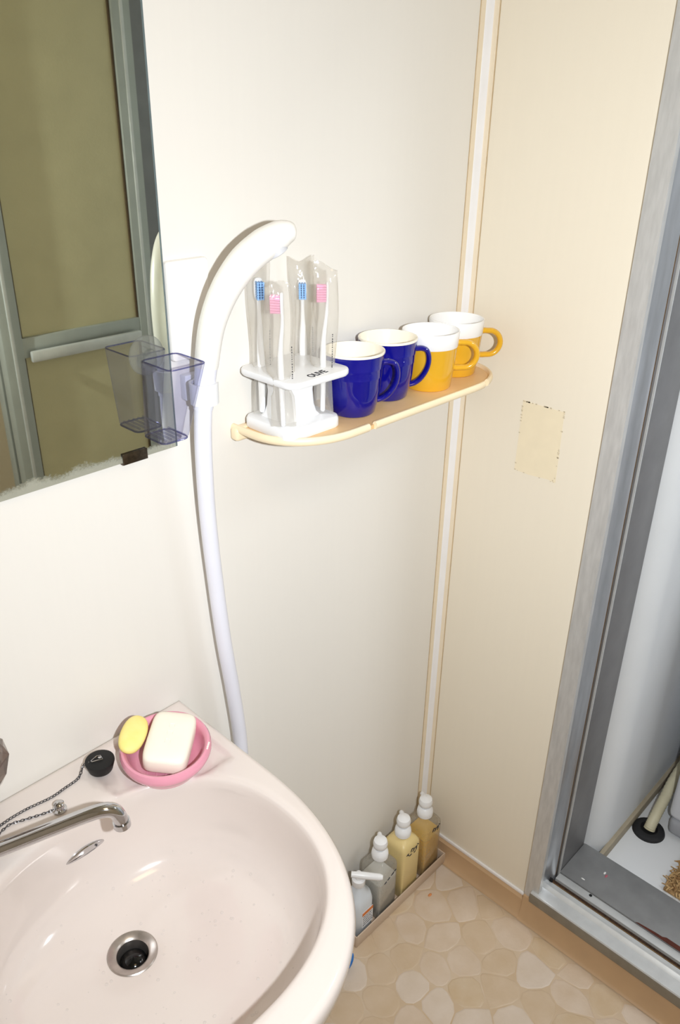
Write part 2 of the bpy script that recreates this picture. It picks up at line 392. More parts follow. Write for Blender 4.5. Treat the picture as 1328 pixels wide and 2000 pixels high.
# far jamb (mirrored) and head
MY = DY0 + DY1
bm = B(); prism(bm, [(x, MY - y) for x, y in jp], 'z', .036, DZ); obj('jamb', bm, 'aluminium', door, 25)
bm = B(); box(bm, .050, .168, DY1, DY1 + .036, .08, DZ, .001); obj('jamb_reveal', bm, 'aluminium_dark', door)
bm = B(); box(bm, -.012, .168, DY1, DY0, DZ - .03, DZ + .005, .001); obj('head_jamb', bm, 'aluminium', door)
# screws down the near jamb
for z in (1.345, 1.128, .905, .655):
    bm = B(); sphere(bm, (.0035, -.3103, z), .0028, 10, 6, (1, .6, 1)); sc_o = obj('screw', bm, 'screw_metal', door)
    bm = B(); box(bm, .0022, .0048, -.3123, -.3113, z - .0004, z + .0004); obj('screw_slot', bm, 'black_hole', sc_o)
# sill: stepped aluminium section running between the jambs
y0, y1 = DY1 + .02, -.302
bm = B(); prism(bm, [(-.0212, .061), (-.0212, .0825), (-.0199, .0845), (-.0199, .061)], 'y', y0, y1); obj('sill_fascia', bm, 'fascia_metal', door)
sp = [(-.020, .0625), (-.020, .084), (-.018, .0868), (-.015, .0872), (.004, .0855), (.010, .086), (.0145, .0905), (.0175, .0925), (.021, .0920), (.0235, .0895), (.0315, .089), (.0315, .0625)]
bm = B(); prism(bm, sp, 'y', y0, y1); obj('sill_front', bm, 'aluminium_light', door, 30)
bm = B(); box(bm, .0315, .0455, y0, -.318, .04, .083); obj('track_rust', bm, 'rust', door)
bm = B(); box(bm, .0345, .0362, y0, -.318, .083, .0865); obj('track_rail', bm, 'rust_line', door)
bm = B(); box(bm, .0455, .0635, y0, -.322, .04, .0905, .0006); obj('sill_strip', bm, 'aluminium_light', door)
bm = B(); box(bm, .0645, .1705, y0, -.3215, .04, .0935, .0008); obj('sill_plate', bm, 'aluminium_sill', door)
bm = B(); lathe(bm, [(.0001, .0001), (.0034, .0001), (.0034, .0004)], 12, (.0590, -.3965, .0905), False, True); obj('screw_hole', bm, 'black_hole', door)
bm = B(); prism(bm, [(-.492, .0), (-.50, .0035), (-.56, .0055), (-.563, .0075), (-.70, .0075), (-.70, 0)], 'x', .0632, .0634)
bm.free(); bm = B(); prism(bm, [(.0640, -.492), (.0665, -.497), (.0700, -.530), (.0705, -.545), (.0745, -.552), (.0745, -.70), (.0640, -.70)], 'z', .0930, .0939); obj('sill_split', bm, 'old_wood', door, 0)
for nm, x, y, a, b_, m_ in (('paint_chip', .128, -.392, .004, .0022, 'chip_white'), ('paint_chip', .123, -.398, .005, .0024, 'chip_red'), ('paint_chip', .082, -.366, .0016, .0045, 'chip_white')):
    bm = B(); sphere(bm, (x, y, .0938), 1, 8, 6, (a, b_, .0008)); obj(nm, bm, m_, door)
bm = B(); box(bm, .0305, .0345, -.322, -.316, .084, .098); obj('sill_corner_gap', bm, 'black_hole', door)

# ------------------------------------------------------------------ folded bifold door (seen in the mirror)
def leaf(yf, back, name, label):
    d = struct(name, loc=(-.16, yf, .1), label=label, cat='door')
    x0, x1, z0, z1 = -.378, .028, .105, 1.94
    ya, yb = (yf - .028, yf)
    for a, b_ in ((x0, x0 + .047), (x1 - .047, x1)):
        bm = B(); box(bm, a, b_, ya, yb, z0, z1, .002); st = obj('stile', bm, 'door_metal', d)
        bm = B(); mid = (a + b_) / 2; box(bm, mid - .004, mid + .004, yb - .002, yb + .003, z0, z1, .001); obj('stile_rib', bm, 'aluminium_light', st)
    for a, b_ in ((z0, z0 + .05), (1.02, 1.066), (z1 - .05, z1)):
        bm = B(); box(bm, x0 + .047, x1 - .047, ya, yb - .003, a, b_, .002); obj('rail', bm, 'door_metal', d)
    for a, b_ in ((z0 + .05, 1.02), (1.066, z1 - .05)):
        bm = B(); box(bm, x0 + .047, x1 - .047, yf - .018, yf - .012, a, b_); obj('panel', bm, 'door_panel', d)
    for s in (x0 + .047, x1 - .051):
        bm = B(); box(bm, s, s + .004, yf - .014, yf - .006, z0 + .05, z1 - .05); obj('panel_gasket', bm, 'door_gasket', d)
    if not back:
        bm = B(); box(bm, x0 + .056, x1 - .056, yf + .006, yf + .018, 1.012, 1.038, .004); hb = obj('handle_bar', bm, 'aluminium_light', d)
        for x in (x0 + .064, x1 - .072):
            bm = B(); box(bm, x, x + .008, yf - .004, yf + .008, 1.016, 1.034); obj('handle_mount', bm, 'door_metal', hb)
    return d
leaf(-.980, False, 'door_2', 'folding door leaf with khaki panels seen in the mirror')
leaf(-1.020, True, 'door_3', 'second folding door leaf behind the first')

# ------------------------------------------------------------------ washroom beyond the doorway
bm = B(); box(bm, .17, 1.6, -2.0, -.355, .03, .06); struct('floor_washroom', bm, 'washroom_floor', label='white vinyl floor beyond the doorway', cat='floor')
bm = B(); arc = [(.169 + .05 * (1 - math.cos(PI / 2 * i / 12)), -.319 - .037 * math.sin(PI / 2 * i / 12)) for i in range(13)]
prism(bm, arc + [(1.6, -.356), (1.6, -.30), (.169, -.30)], 'z', .06, 2.4); struct('wall_washroom', bm, 'washroom_wall', label='white wall just beyond the doorway', cat='wall')
bm = B(); box(bm, 1.6, 1.65, -2.0, -.30, .03, 2.4); struct('wall_washroom_far', bm, 'washroom_wall', label='far white wall of the washroom', cat='wall')
bm = B(); box(bm, .05, 1.65, -2.05, -2.0, .03, 2.4); struct('wall_washroom_end', bm, 'washroom_wall', label='end wall of the washroom', cat='wall')
bm = B(); box(bm, .05, 1.65, -2.05, -.28, 2.4, 2.44); struct('ceiling_washroom', bm, 'ceiling_paint', label='washroom ceiling', cat='ceiling')
bm = B(); box(bm, .17, 1.6, -.365, -.355, .06, .088, .002); struct('baseboard_washroom', bm, 'washroom_base', label='brown grey skirting along the white washroom wall', cat='baseboard')

wm = thing('washing_machine', (.62, -.73, .06), 'white washing machine corner with grey foot at the right edge', 'appliance')
def rot_box(bm, x0, x1, y0, y1, z0, z1, bev): box(bm, x0, x1, y0, y1, z0, z1, bev, 3)
bm = B(); rot_box(bm, .351, .90, -1.0, -.4245, .112, 1.0, .016); obj('cabinet', bm, 'machine_white', wm)
bm = B(); rot_box(bm, .353, .89, -.99, -.4300, .066, .112, .014); obj('plinth', bm, 'machine_grey', wm)
for x, y in ((.385, -.49), (.86, -.49), (.385, -.96), (.86, -.96)):
    bm = B(); lathe(bm, [(.0001, 0), (.024, 0), (.026, .006), (.022, .02), (.0001, .02)], 16, (x, y, .06)); obj('foot', bm, 'machine_grey', wm)
dr = thing('floor_drain', (.336, -.399, .06), 'round black floor drain collar beside the washing machine', 'drain')
bm = B(); lathe(bm, [(.017, .001), (.0195, .009), (.026, .010), (.0345, .006), (.0365, .0), (.012, .0)], 32, (.336, -.399, .06)); obj('collar', bm, 'drain_black', dr)
bm = B(); lathe(bm, [(.0001, .0015), (.018, .0015)], 24, (.336, -.399, .06)); obj('drain_hole', bm, 'black_hole', dr)
hp = spline([(.338, -.399, .063), (.346, -.399, .076), (.368, -.399, .095), (.402, -.398, .115), (.45, -.395, .135), (.53, -.393, .15)], 10)
bm = B(); tube(bm, hp, [.0118 + (.0012 if k % 2 else 0) for k in range(len(hp))], 14); tag(obj('drain_hose', bm, 'drain_hose', None, 60), 'ribbed cream hose going into the black floor drain', 'hose')
# shag rug corner
rug = thing('shag_rug', (.36, -.66, .06), 'tan shag rug corner on the white floor', 'rug')
rx0, rx1, ry0, ry1 = .205, .335, -.72, -.492
bm = B(); box(bm, rx0, rx1, ry0, ry1, .06, .065, .002); obj('backing', bm, 'rug_fibre', rug)
random.seed(11); bm = B()
for k in range(900):
    x, y = random.uniform(rx0, rx1), random.uniform(ry0, ry1)
    a = random.uniform(0, 2 * PI); l = random.uniform(.008, .018); hh = random.uniform(.008, .016)
    p0 = Vector((x, y, .064)); p1 = p0 + Vector((l * .3 * math.cos(a), l * .3 * math.sin(a), hh)); p2 = p0 + Vector((l * math.cos(a), l * math.sin(a), hh * .7))
    tube(bm, [p0, p1, p2], [.0018, .002, .0012], 5)
pl_ = obj('pile', bm, 'rug_fibre', rug); pl_['kind'] = 'stuff'

# ------------------------------------------------------------------ mirror
mi = thing('mirror', (-.856, -.004, 1.167), 'frameless wall mirror with a worn lower edge', 'mirror')
bm = B(); box(bm, -1.106, -.6075, -.0058, -.0005, 1.1685, 1.93); obj('mirror_backing', bm, 'mirror_edge', mi)
bm = B(); box(bm, -1.108, -.606, -.0072, -.0058, 1.167, 1.932); g = obj('mirror_glass', bm, 'mirror_silver', mi, 0)
bm = B(); box(bm, -.6062, -.6036, -.0074, -.0005, 1.167, 1.932, .0005); obj('edge_strip', bm, 'mirror_edge', mi)
for x in (-.666, -1.04):
    bm = B(); box(bm, x - .017, x + .017, -.0095, -.0006, 1.1645, 1.167); box(bm, x - .017, x + .017, -.0105, -.0072, 1.1645, 1.1785, .0014); obj('clip', bm, 'clip_metal', mi)

# ------------------------------------------------------------------ clear suction-cup tumbler holder
cu = thing('toothbrush_cup', (-.634, -.04, 1.195), 'clear square plastic cup hanging on the mirror by a suction disc', 'cup')
def qloop(x0, x1, y0, y1, z, r, k=5): return [(x, y, z) for x, y in rrect(x0, x1, y0, y1, r, k)]
def cup_loop(t, ins):
    x0 = -.6555 + (-.6525 + .6555) * t; x1 = -.6175 + (-.6010 + .6175) * t; y0 = -.0555 + (-.0750 + .0555) * t; y1 = -.012 + (-.0165 + .012) * t; z = 1.1960 + (1.2870 - 1.1960) * t
    return qloop(x0 + ins, x1 - ins, y0 + ins, y1 - ins, z, .007)
bm = B(); loft(bm, [cup_loop(0, .002)] + [cup_loop(t, 0) for t in (.03, .3, .6, 1)], True, False)
obj('cup_wall', bm, 'clear_acrylic', cu)
for nm, t, rr in (('cup_rim', 1, .0009), ('cup_foot', .0, .0010)):
    bm = B(); lp = [Vector(p) for p in cup_loop(t, .0008)]; tube(bm, lp + [lp[0]], rr, 6, False); obj(nm, bm, 'clear_acrylic_edge', cu)
bm = B()
for k in range(5):
    x = -.650 + .0068 * k; box(bm, x, x + .0022, -.052, -.016, 1.1975, 1.2000, .0008)
obj('drain_ribs', bm, 'clear_acrylic', cu)
bm = B()
loops = [[(-.6365 + r * math.cos(2 * PI * i / 28), y, 1.2885 + r * math.sin(2 * PI * i / 28)) for i in range(28)] for r, y in ((.0235, -.0075), (.0228, -.0090), (.017, -.0115), (.009, -.0135), (.008, -.0165))]
loft(bm, loops, False, True)
sd = obj('suction_disc', bm, 'suction_vinyl', cu)
bm = B(); loops = [[(-.6365 + r * math.cos(2 * PI * i / 16), y, 1.2805 + r * math.sin(2 * PI * i / 16)) for i in range(16)] for r, y in ((.009, -.0130), (.0095, -.0145), (.0075, -.0160))]; loft(bm, loops, True, True); obj('hook_button', bm, 'suction_vinyl', sd)

# ------------------------------------------------------------------ blank wall plate and shower
bm = B(); pts2 = rrect(-.6005, -.5405, 1.272, 1.3885, .005)
loft(bm, [[(x, -.0002, z) for x, z in pts2], [(x, -.005, z) for x, z in pts2], [(-.5705 + (x + .5705) * .965, -.0065, 1.33 + (z - 1.33) * .985) for x, z in pts2]])
tag(obj('wall_plate', bm, 'white_plastic_warm'), 'white rectangular cover plate on the wall beside the mirror', 'wall plate')

sh = thing('shower', (-.585, -.045, 1.22), 'white hand shower with curved head and long hanging hose', 'shower')
hp = [(-.60, -.06, .42), (-.553, -.034, .52), (-.5469, -.03, .6574), (-.5561, -.03, .768), (-.5675, -.03, .8663), (-.576, -.03, .9721), (-.5838, -.033, 1.0771), (-.5887, -.04, 1.1729), (-.5873, -.043, 1.2229)]
s = spline(hp, 8); bm = B(); tube(bm, s, .0108, 18); obj('hose', bm, 'hose_white', sh)
cp = [(-.5875, -.043, 1.2205), (-.5862, -.0440, 1.235), (-.5838, -.0450, 1.256), (-.5812, -.046, 1.2750)]
bm = B(); s = spline(cp, 4); tube(bm, s, lerp_list([.0118, .0125, .0128, .0138], len(s)), 20); obj('collar', bm, 'hose_white', sh)
hd = [(-.5812, -.0457, 1.2725), (-.5772, -.052, 1.3127), (-.5704, -.059, 1.3422), (-.5598, -.068, 1.3689), (-.5439, -.078, 1.3924), (-.5232, -.087, 1.409), (-.5039, -.094, 1.419), (-.4913, -.099, 1.4228), (-.4870, -.101, 1.4236)]
s = spline(hd, 6); bm = B(); tube(bm, s, lerp_list([.0142, .0152, .0162, .0172, .0182, .0182, .0158, .0105, .003], len(s)), 22); obj('shower_head', bm, 'white_plastic_warm', sh)
bm = B(); fp = Vector((-.5100, -.096, 1.4005)); fr_n = Vector((.42, -.30, -.86)).normalized(); u = fr_n.orthogonal().normalized(); v = fr_n.cross(u)
loft(bm, [[fp + fr_n * d + u * (r * math.cos(2 * PI * i / 20)) + v * (r * math.sin(2 * PI * i / 20)) for i in range(20)] for r, d in ((.012, -.004), (.012, .0015), (.010, .0022))]); fo = obj('spray_face', bm, 'shower_face', sh)
br = thing('shower_bracket', (-.57, -.02, 1.235), 'white wall bracket holding the hand shower', 'bracket')
bm = B(); box(bm, -.5885, -.5415, -.012, -.0003, 1.2225, 1.2545, .002); obj('bracket_base', bm, 'white_plastic', br)
bm = B(); loft(bm, [[(-.5855 + r * math.cos(a), -.0442 + r * math.sin(a), z) for a in [math.radians(40 + 280 * i / 20) + PI * .0 for i in range(21)]] for r, z in ((.0140, 1.228), (.0170, 1.228), (.0175, 1.254), (.0142, 1.254), (.0140, 1.228))], False, False, closed=False); box(bm, -.580, -.564, -.034, -.011, 1.230, 1.250, .002); obj('bracket_fork', bm, 'white_plastic', br)

# ------------------------------------------------------------------ shelf
SZ = 1.166
def shelf_outline(ins=0):
    x0, x1, d = -.512 + ins, -.030 - ins, .129 - ins
    a, b_ = .105, .090
    out = [(x0, 0)]
    for i in range(15):
        t = PI / 2 * i / 14; n = 2.2; ct, st = math.cos(t) ** (2 / n), math.sin(t) ** (2 / n)
        out.append((x0 + a - a * ct, -(d - b_) - b_ * st))
    for i in range(15):
        t = PI / 2 * (14 - i) / 14; n = 2.2; ct, st = math.cos(t) ** (2 / n), math.sin(t) ** (2 / n)
        out.append((x1 - a + a * ct, -(d - b_) - b_ * st))
    out.append((x1, 0)); return out
she = thing('wall_shelf', (-.271, -.06, 1.155), 'cream plastic wall shelf holding the mugs and toothbrush stand', 'shelf')
o0, o1 = shelf_outline(.004), shelf_outline(.014)
bm = B(); loft(bm, [[(x, y, SZ - .0085) for x, y in o1], [(x, y, SZ - .006) for x, y in o0], [(x, y, SZ) for x, y in o0]]); obj('shelf_board', bm, 'shelf_tan', she)
o = shelf_outline(.003); cuts = ((-.376, -.368), (-.110, -.102))
dense = []
for p, q in zip(o, o[1:]):
    k = max(1, int(math.hypot(q[0] - p[0], q[1] - p[1]) / .004))
    dense += [(p[0] + (q[0] - p[0]) * i / k, p[1] + (q[1] - p[1]) * i / k) for i in range(k)]
dense.append(o[-1]); segs = [[]]
for p in dense:
    if p[1] < -.11 and any(a < p[0] < b_ for a, b_ in cuts):
        if segs[-1]: segs.append([])
    else: segs[-1].append(p)
for sg in segs:
    bm = B(); tube(bm, [(x, y, SZ - .0008) for x, y in sg], .0042, 10, True, up=(0, 0, 1), flat=1.35); obj('lip', bm, 'shelf_lip', she)
for x in (-.502, -.040):
    bm = B(); box(bm, x - .014, x + .014, -.016, -.0003, SZ - .017, SZ + .002, .005, 3); obj('mount_lug', bm, 'shelf_lip', she)

# ------------------------------------------------------------------ toothbrush stand
st = thing('toothbrush_stand', (-.447, -.052, SZ), 'white plastic toothbrush stand printed OLIVE on the shelf', 'toothbrush stand')
bl = rrect(-.4985, -.4015, -.0985, -.0065, .014, 6)
sc2 = lambda pl, s, cx=-.45, cy=-.0525: [(cx + (x - cx) * s, cy + (y - cy) * s) for x, y in pl]
bm = B(); loft(bm, [[(x, y, z) for x, y in sc2(bl, s)] for s, z in ((.97, SZ + .0002), (1, SZ + .002), (1, SZ + .012), (.97, SZ + .0155), (.92, SZ + .0165))]); obj('base', bm, 'white_plastic', st)
bm = B(); cl = rrect(-.478, -.4225, -.072, -.026, .008)
loft(bm, [[(x, y, z) for x, y in sc2(cl, s, -.45, -.049)] for s, z in ((1.25, SZ + .015), (1.05, SZ + .02), (.95, SZ + .03), (.9, SZ + .05), (.98, SZ + .0735))]); obj('column', bm, 'white_plastic', st)
# top plate with four corner notches
PZ = SZ + .0735
holes = ((-.476, -.022), (-.490, -.080), (-.402, -.020), (-.419, -.078))
pl0 = rrect(-.503, -.394, -.1095, -.0035, .016, 6)
bm = B(); loft(bm, [[(x, y, z) for x, y in sc2(pl0, s, -.4485, -.0565)] for s, z in ((.97, PZ - .0018), (1, PZ + .0008), (1, PZ + .0052), (.985, PZ + .0068), (.96, PZ + .0072))]); obj('top_plate', bm, 'white_plastic', st)
me = text_mesh('OLIVE', .0125, .0002); me.transform(Matrix.Diagonal((1.0, 1.25, 1, 1)))
me.transform(Matrix.Translation((-.4475, -.0965, PZ + .0073)) @ Matrix.Rotation(math.radians(6), 4, 'Z')); obj('lettering', me, 'ink', st)['label'] = 'black letters OLIVE'

# ------------------------------------------------------------------ wrapped toothbrushes
def wrapped_brush(x, y, zt, zb, face, bmat, hmat, bw, bag_yaw, ztop, label, seed, lean=(0, 0), zbag=None):
    random.seed(seed)
    t = thing('toothbrush', (x, y, zb), label, 'toothbrush', 'toothbrushes in the white stand')
    f = Vector((math.cos(face), math.sin(face), 0)); s_ = Vector((-math.sin(face), math.cos(face), 0))
    def pos(z): k = (z - zb) / (zt - zb); return Vector((x + lean[0] * k, y + lean[1] * k, z))
    L_ = zt - zb; loops = []
    for k, a, b_, off in ((0, .0025, .002, 0), (.01, .0042, .0032, 0), (.2, .0046, .0036, 0), (.42, .0052, .004, .0006), (.55, .0048, .0036, .0005), (.66, .0032, .0028, -.001), (.76, .0024, .0024, -.003), (.83, .0024, .0022, -.0035), (.86, .005, .002, -.0035), (.90, .0058, .002, -.0035), (.97, .0056, .002, -.0035), (.995, .004, .0018, -.0035), (1, .0015, .001, -.0035)):
        p = pos(zb + L_ * k) + f * off
        loops.append([p + s_ * (a * math.cos(2 * PI * i / 14)) + f * (b_ * math.sin(2 * PI * i / 14)) for i in range(14)])
    bm = B(); loft(bm, loops); obj('handle', bm, hmat, t)
    bm = B()
    for r in range(7):
        z0 = zb + L_ * (.862 + .018 * r); p = pos(z0) + f * -.0018
        for c in (-1, 0, 1):
            q = p + s_ * (.0034 * c); ln = .0118
            loft(bm, [[q + f * d + s_ * (rr * math.cos(2 * PI * i / 6)) + Vector((0, 0, rr * 1.05 * math.sin(2 * PI * i / 6))) for i in range(6)] for d, rr in ((0, .0013), (ln, .0016))])
    obj('bristles', bm, bmat, t)
    # cellophane sleeve
    zb2 = zbag if zbag else SZ + .0172
    cy, sy = math.cos(bag_yaw), math.sin(bag_yaw); loops = []
    nR = 22; ph = random.uniform(0, 6)
    for k in range(nR + 1):
        kk = k / nR; z = zb2 + (ztop - zb2) * kk
        inpl = abs(z - PZ) < .012
        hw = bw * (1 + .07 * math.sin(kk * 9 + ph)) * (.62 if inpl else (.8 if z < PZ else 1)); th = .0068 * min(1, kk * 5 + .05, (1 - kk) * 6 + .03) * (1 + .25 * math.sin(kk * 13 + ph))
        c = pos(z); c.x += .0012 * math.sin(kk * 7 + ph); c.y += .001 * math.cos(kk * 8 + ph)
        lp = []
        for i in range(20):
            a = 2 * PI * i / 20; uu = hw * math.cos(a); vv = th * math.sin(a) * (1 + .3 * math.sin(3 * a + kk * 15 + ph)) + .0012 * math.sin(uu * 400 + kk * 11)
            zz = z + (.004 * math.sin(uu * 160 + ph) + .15 * uu * math.cos(ph) if k == nR else 0)
            lp.append((c.x + uu * cy - vv * sy, c.y + uu * sy + vv * cy, zz))
        loops.append(lp)
    bm = B(); loft(bm, loops, True, True); bag = obj('wrapper', bm, 'cellophane', t); bag['label'] = 'clear cellophane sleeve'
    bm = B(); z = zb + L_ * .30
    while z < zb + L_ * .62:
        h_ = random.uniform(.0008, .0022); c = pos(z); q = c + Vector((cy, sy, 0)) * (bw * .72) + Vector((math.sin(bag_yaw), -math.cos(bag_yaw), 0)) * .006
        box(bm, q.x - .0004, q.x + .0004, q.y - .0004, q.y + .0004, z, z + h_); z += h_ + random.uniform(.0008, .002)
    obj('print', bm, 'ink', bag, 0)
    return t
CR = math.atan2(RIGHT.y, RIGHT.x)     # sleeves lie roughly square to the room's open side
wrapped_brush(-.476, -.022, 1.358, 1.184, CR - 1.25, 'bristle_blue', 'brush_white', .0145, CR + .5, 1.372, 'wrapped toothbrush with a pale blue head at the left, behind the shower head', 2, (.0, 0))
wrapped_brush(-.492, -.080, 1.352, 1.184, CR + PI - .15, 'bristle_pink', 'brush_white', .0185, CR + .1, 1.362, 'wrapped pink-bristled toothbrush standing lowest at the front of the stand', 4, (-.004, 0))
t3 = wrapped_brush(-.398, -.020, 1.346, 1.184, CR - 1.5, 'bristle_blue', 'brush_white', .0165, CR + .3, 1.373, 'wrapped blue-bristled toothbrush at the back of the stand between the pink ones', 6, (-.002, .0))
wrapped_brush(-.419, -.078, 1.354, 1.186, CR + PI + .1, 'bristle_pink', 'brush_white', .0165, CR - .1, 1.374, 'wrapped pink-bristled toothbrush at the right, nearest the mugs', 9, (.002, 0))

# ------------------------------------------------------------------ mugs
def wrap_text(s, size, r_of_z, zc, ang0, cx, cy):
    me = text_mesh(s, size, .0)
    for v in me.vertices:
        z = zc + v.co.y; r = r_of_z(z) + .0004; a = ang0 + v.co.x / r
        v.co = Vector((cx + r * math.cos(a), cy + r * math.sin(a), SZ + z))
    return me
def handle_pts(ang, cx, cy, kind, rt, rb, h):
    d = Vector((math.cos(ang), math.sin(ang), 0)); out = []
    R = lambda z: rb + (rt - rb) * (z / h)
    if kind == 'blue': prof = [(R(.070) - .002, .070), (R(.070) + .010, .0705), (R(.06) + .019, .066), (R(.05) + .0235, .054), (R(.04) + .0225, .040), (R(.03) + .0165, .027), (R(.02) + .009, .0195), (R(.018) - .001, .0165)]
    else:
        prof = [(R(.066) - .003, .066), (R(.066) + .004, .0675)]
        c, rr = R(.046) + .0135, .0195
        for i in range(9):
            a = math.radians(100 - 200 * i / 8); prof.append((c + rr * math.cos(a), .048 + rr * math.sin(a)))
        prof += [(R(.030) + .004, .0285), (R(.03) - .003, .030)]
    return [Vector((cx, cy, SZ + z)) + d * r for r, z in prof]
def blue_mug(cx, cy, label):
    t = thing('mug', (cx, cy, SZ), label, 'mug', 'mugs on the wall shelf'); h, rt, rb = .0885, .0435, .0315
    pr = [(.0001, .0003), (rb - .003, .0003), (rb, .003), (rb + .0035, .018), (rb + .0068, .036), (rb + .0086, .054), (rb + .00877, .0546), (rb + .0087, .0552), (rb + .0097, .0665), (rb + .00988, .0671), (rb + .0098, .0677), (rb + .0114, .0855)]
    bm = B(); lathe(bm, pr, 48, (cx, cy, SZ)); obj('body', bm, 'blue_glaze', t)
    bm = B(); lathe(bm, [(rb + .0114, .0855), (rb + .0117, .0872), (rb + .0112, .0885), (rb + .0098, .0887), (rb + .0088, .086), (rb + .006, .05), (rb + .001, .012), (rb - .006, .006), (.0001, .0055)], 48, (cx, cy, SZ)); obj('lining', bm, 'cream_glaze', t)
    ang = CR + .12
    s = spline(handle_pts(ang, cx, cy, 'blue', rt, rb, h), 5); d = Vector((-math.sin(ang), math.cos(ang), 0))
    bm = B(); tube(bm, s, .0040, 12, True, up=d, flat=1.7); obj('handle', bm, 'blue_glaze', t)
    rz = lambda z: rb + .0087 + (z - .055) * .087 - .0002
    me = wrap_text('LE CREUSET', .0088, rz, .0608, CR - PI / 2 + .05, cx, cy); obj('embossed_lettering', me, 'blue_glaze', t)['label'] = 'raised letters in the same blue'
    return t
def yellow_mug(cx, cy, label):
    t = thing('mug', (cx, cy, SZ), label, 'mug', 'mugs on the wall shelf'); rb = .0355
    bm = B(); lathe(bm, [(.0001, .0003), (rb - .002, .0003), (rb, .0025), (rb + .003, .030), (rb + .0062, .0640)], 48, (cx, cy, SZ)); obj('body', bm, 'yellow_glaze', t)
    bm = B(); lathe(bm, [(rb + .0062, .0640), (rb + .0066, .0646), (rb + .0080, .0850), (rb + .0074, .0872), (rb + .0060, .0872), (rb + .0050, .085), (rb + .002, .04), (rb - .003, .008), (.0001, .006)], 48, (cx, cy, SZ)); obj('white_lip', bm, 'white_glaze', t)
    ang = CR + .05
    s = spline(handle_pts(ang, cx, cy, 'ring', .0435, rb, .0872), 4); d = Vector((-math.sin(ang), math.cos(ang), 0))
    bm = B(); tube(bm, s, .0045, 12, True, up=d, flat=1.35); obj('handle', bm, 'yellow_glaze', t)
    return t
blue_mug(-.3504, -.0684, 'navy blue mug with cream inside, next to the toothbrush stand')
blue_mug(-.2640, -.0551, 'navy blue mug between the other blue mug and a yellow mug')
yellow_mug(-.1804, -.0676, 'yellow mug with white rim, beside the blue mug')
yellow_mug(-.0925, -.0505, 'yellow mug with white rim, last at the corner end of the shelf')

# ------------------------------------------------------------------ washbasin
BX, RZ = -.853, .783
def outline(n_side=24):
    pts = [(BX + .222, -.0015), ]
    for i in range(1, 9): pts.append((BX + .222, -.0015 - .1885 * i / 8))
    for i in range(1, 61):
        t = PI * i / 60; n = 2.3; ct, s_ = math.cos(t), math.sin(t)
        pts.append((BX + .222 * math.copysign(abs(ct) ** (2 / n), ct), -.19 - .282 * abs(s_) ** (2 / n)))
    for i in range(1, 9): pts.append((BX - .222, -.19 + .1885 * i / 8))
    for i in range(1, 12): pts.append((BX - .222 + .444 * i / 12, -.0015))
    return pts
OUT = outline(); CEN = (BX, -.255)
def ray_out(a):
    d = (math.cos(a), math.sin(a)); best = None
    for i in range(len(OUT)):
        p, q = OUT[i], OUT[(i + 1) % len(OUT)]
        ex, ey = q[0] - p[0], q[1] - p[1]; den = d[0] * ey - d[1] * ex
        if abs(den) < 1e-12: continue
        t = ((p[0] - CEN[0]) * ey - (p[1] - CEN[1]) * ex) / den; s_ = ((p[0] - CEN[0]) * d[1] - (p[1] - CEN[1]) * d[0]) / den
        if t > 0 and -1e-9 <= s_ <= 1 + 1e-9 and (best is None or t > best): best = t
    return best
NA = 200
angs = [2 * PI * i / NA for i in range(NA)]
for cx in (BX + .222, BX - .222):
    a = math.atan2(-.0015 - CEN[1], cx - CEN[0]) % (2 * PI); k = min(range(NA), key=lambda i: abs(angs[i] - a)); angs[k] = a
def inner(a):
    n = 2.25; A, Bq = .188, (.172 if math.sin(a) < 0 else .160); dx, dy = math.cos(a), math.sin(a)
    return (abs(dx / A) ** n + abs(dy / Bq) ** n) ** (-1 / n)
RO = [ray_out(a) for a in angs]; RI = [inner(a) for a in angs]
def sstep(e0, e1, x): t = max(0, min(1, (x - e0) / (e1 - e0))); return t * t * (3 - 2 * t)
def deck_z(x, y):
    # soap recess in the right rear corner, open towards the bowl
    k = sstep(-.648, -.656, x) * sstep(-.800, -.790, x) * sstep(-.018, -.028, y) * (1 - sstep(-.138, -.148, y))
    k *= sstep(-.154, -.146, y)
    return RZ - .0065 * k
loops = []
def ring(f, zf):
    lp = []
    for i, a in enumerate(angs):
        r = f(i); x, y = CEN[0] + r * math.cos(a), CEN[1] + r * math.sin(a); lp.append((x, y, zf(x, y, i)))
    loops.append(lp)
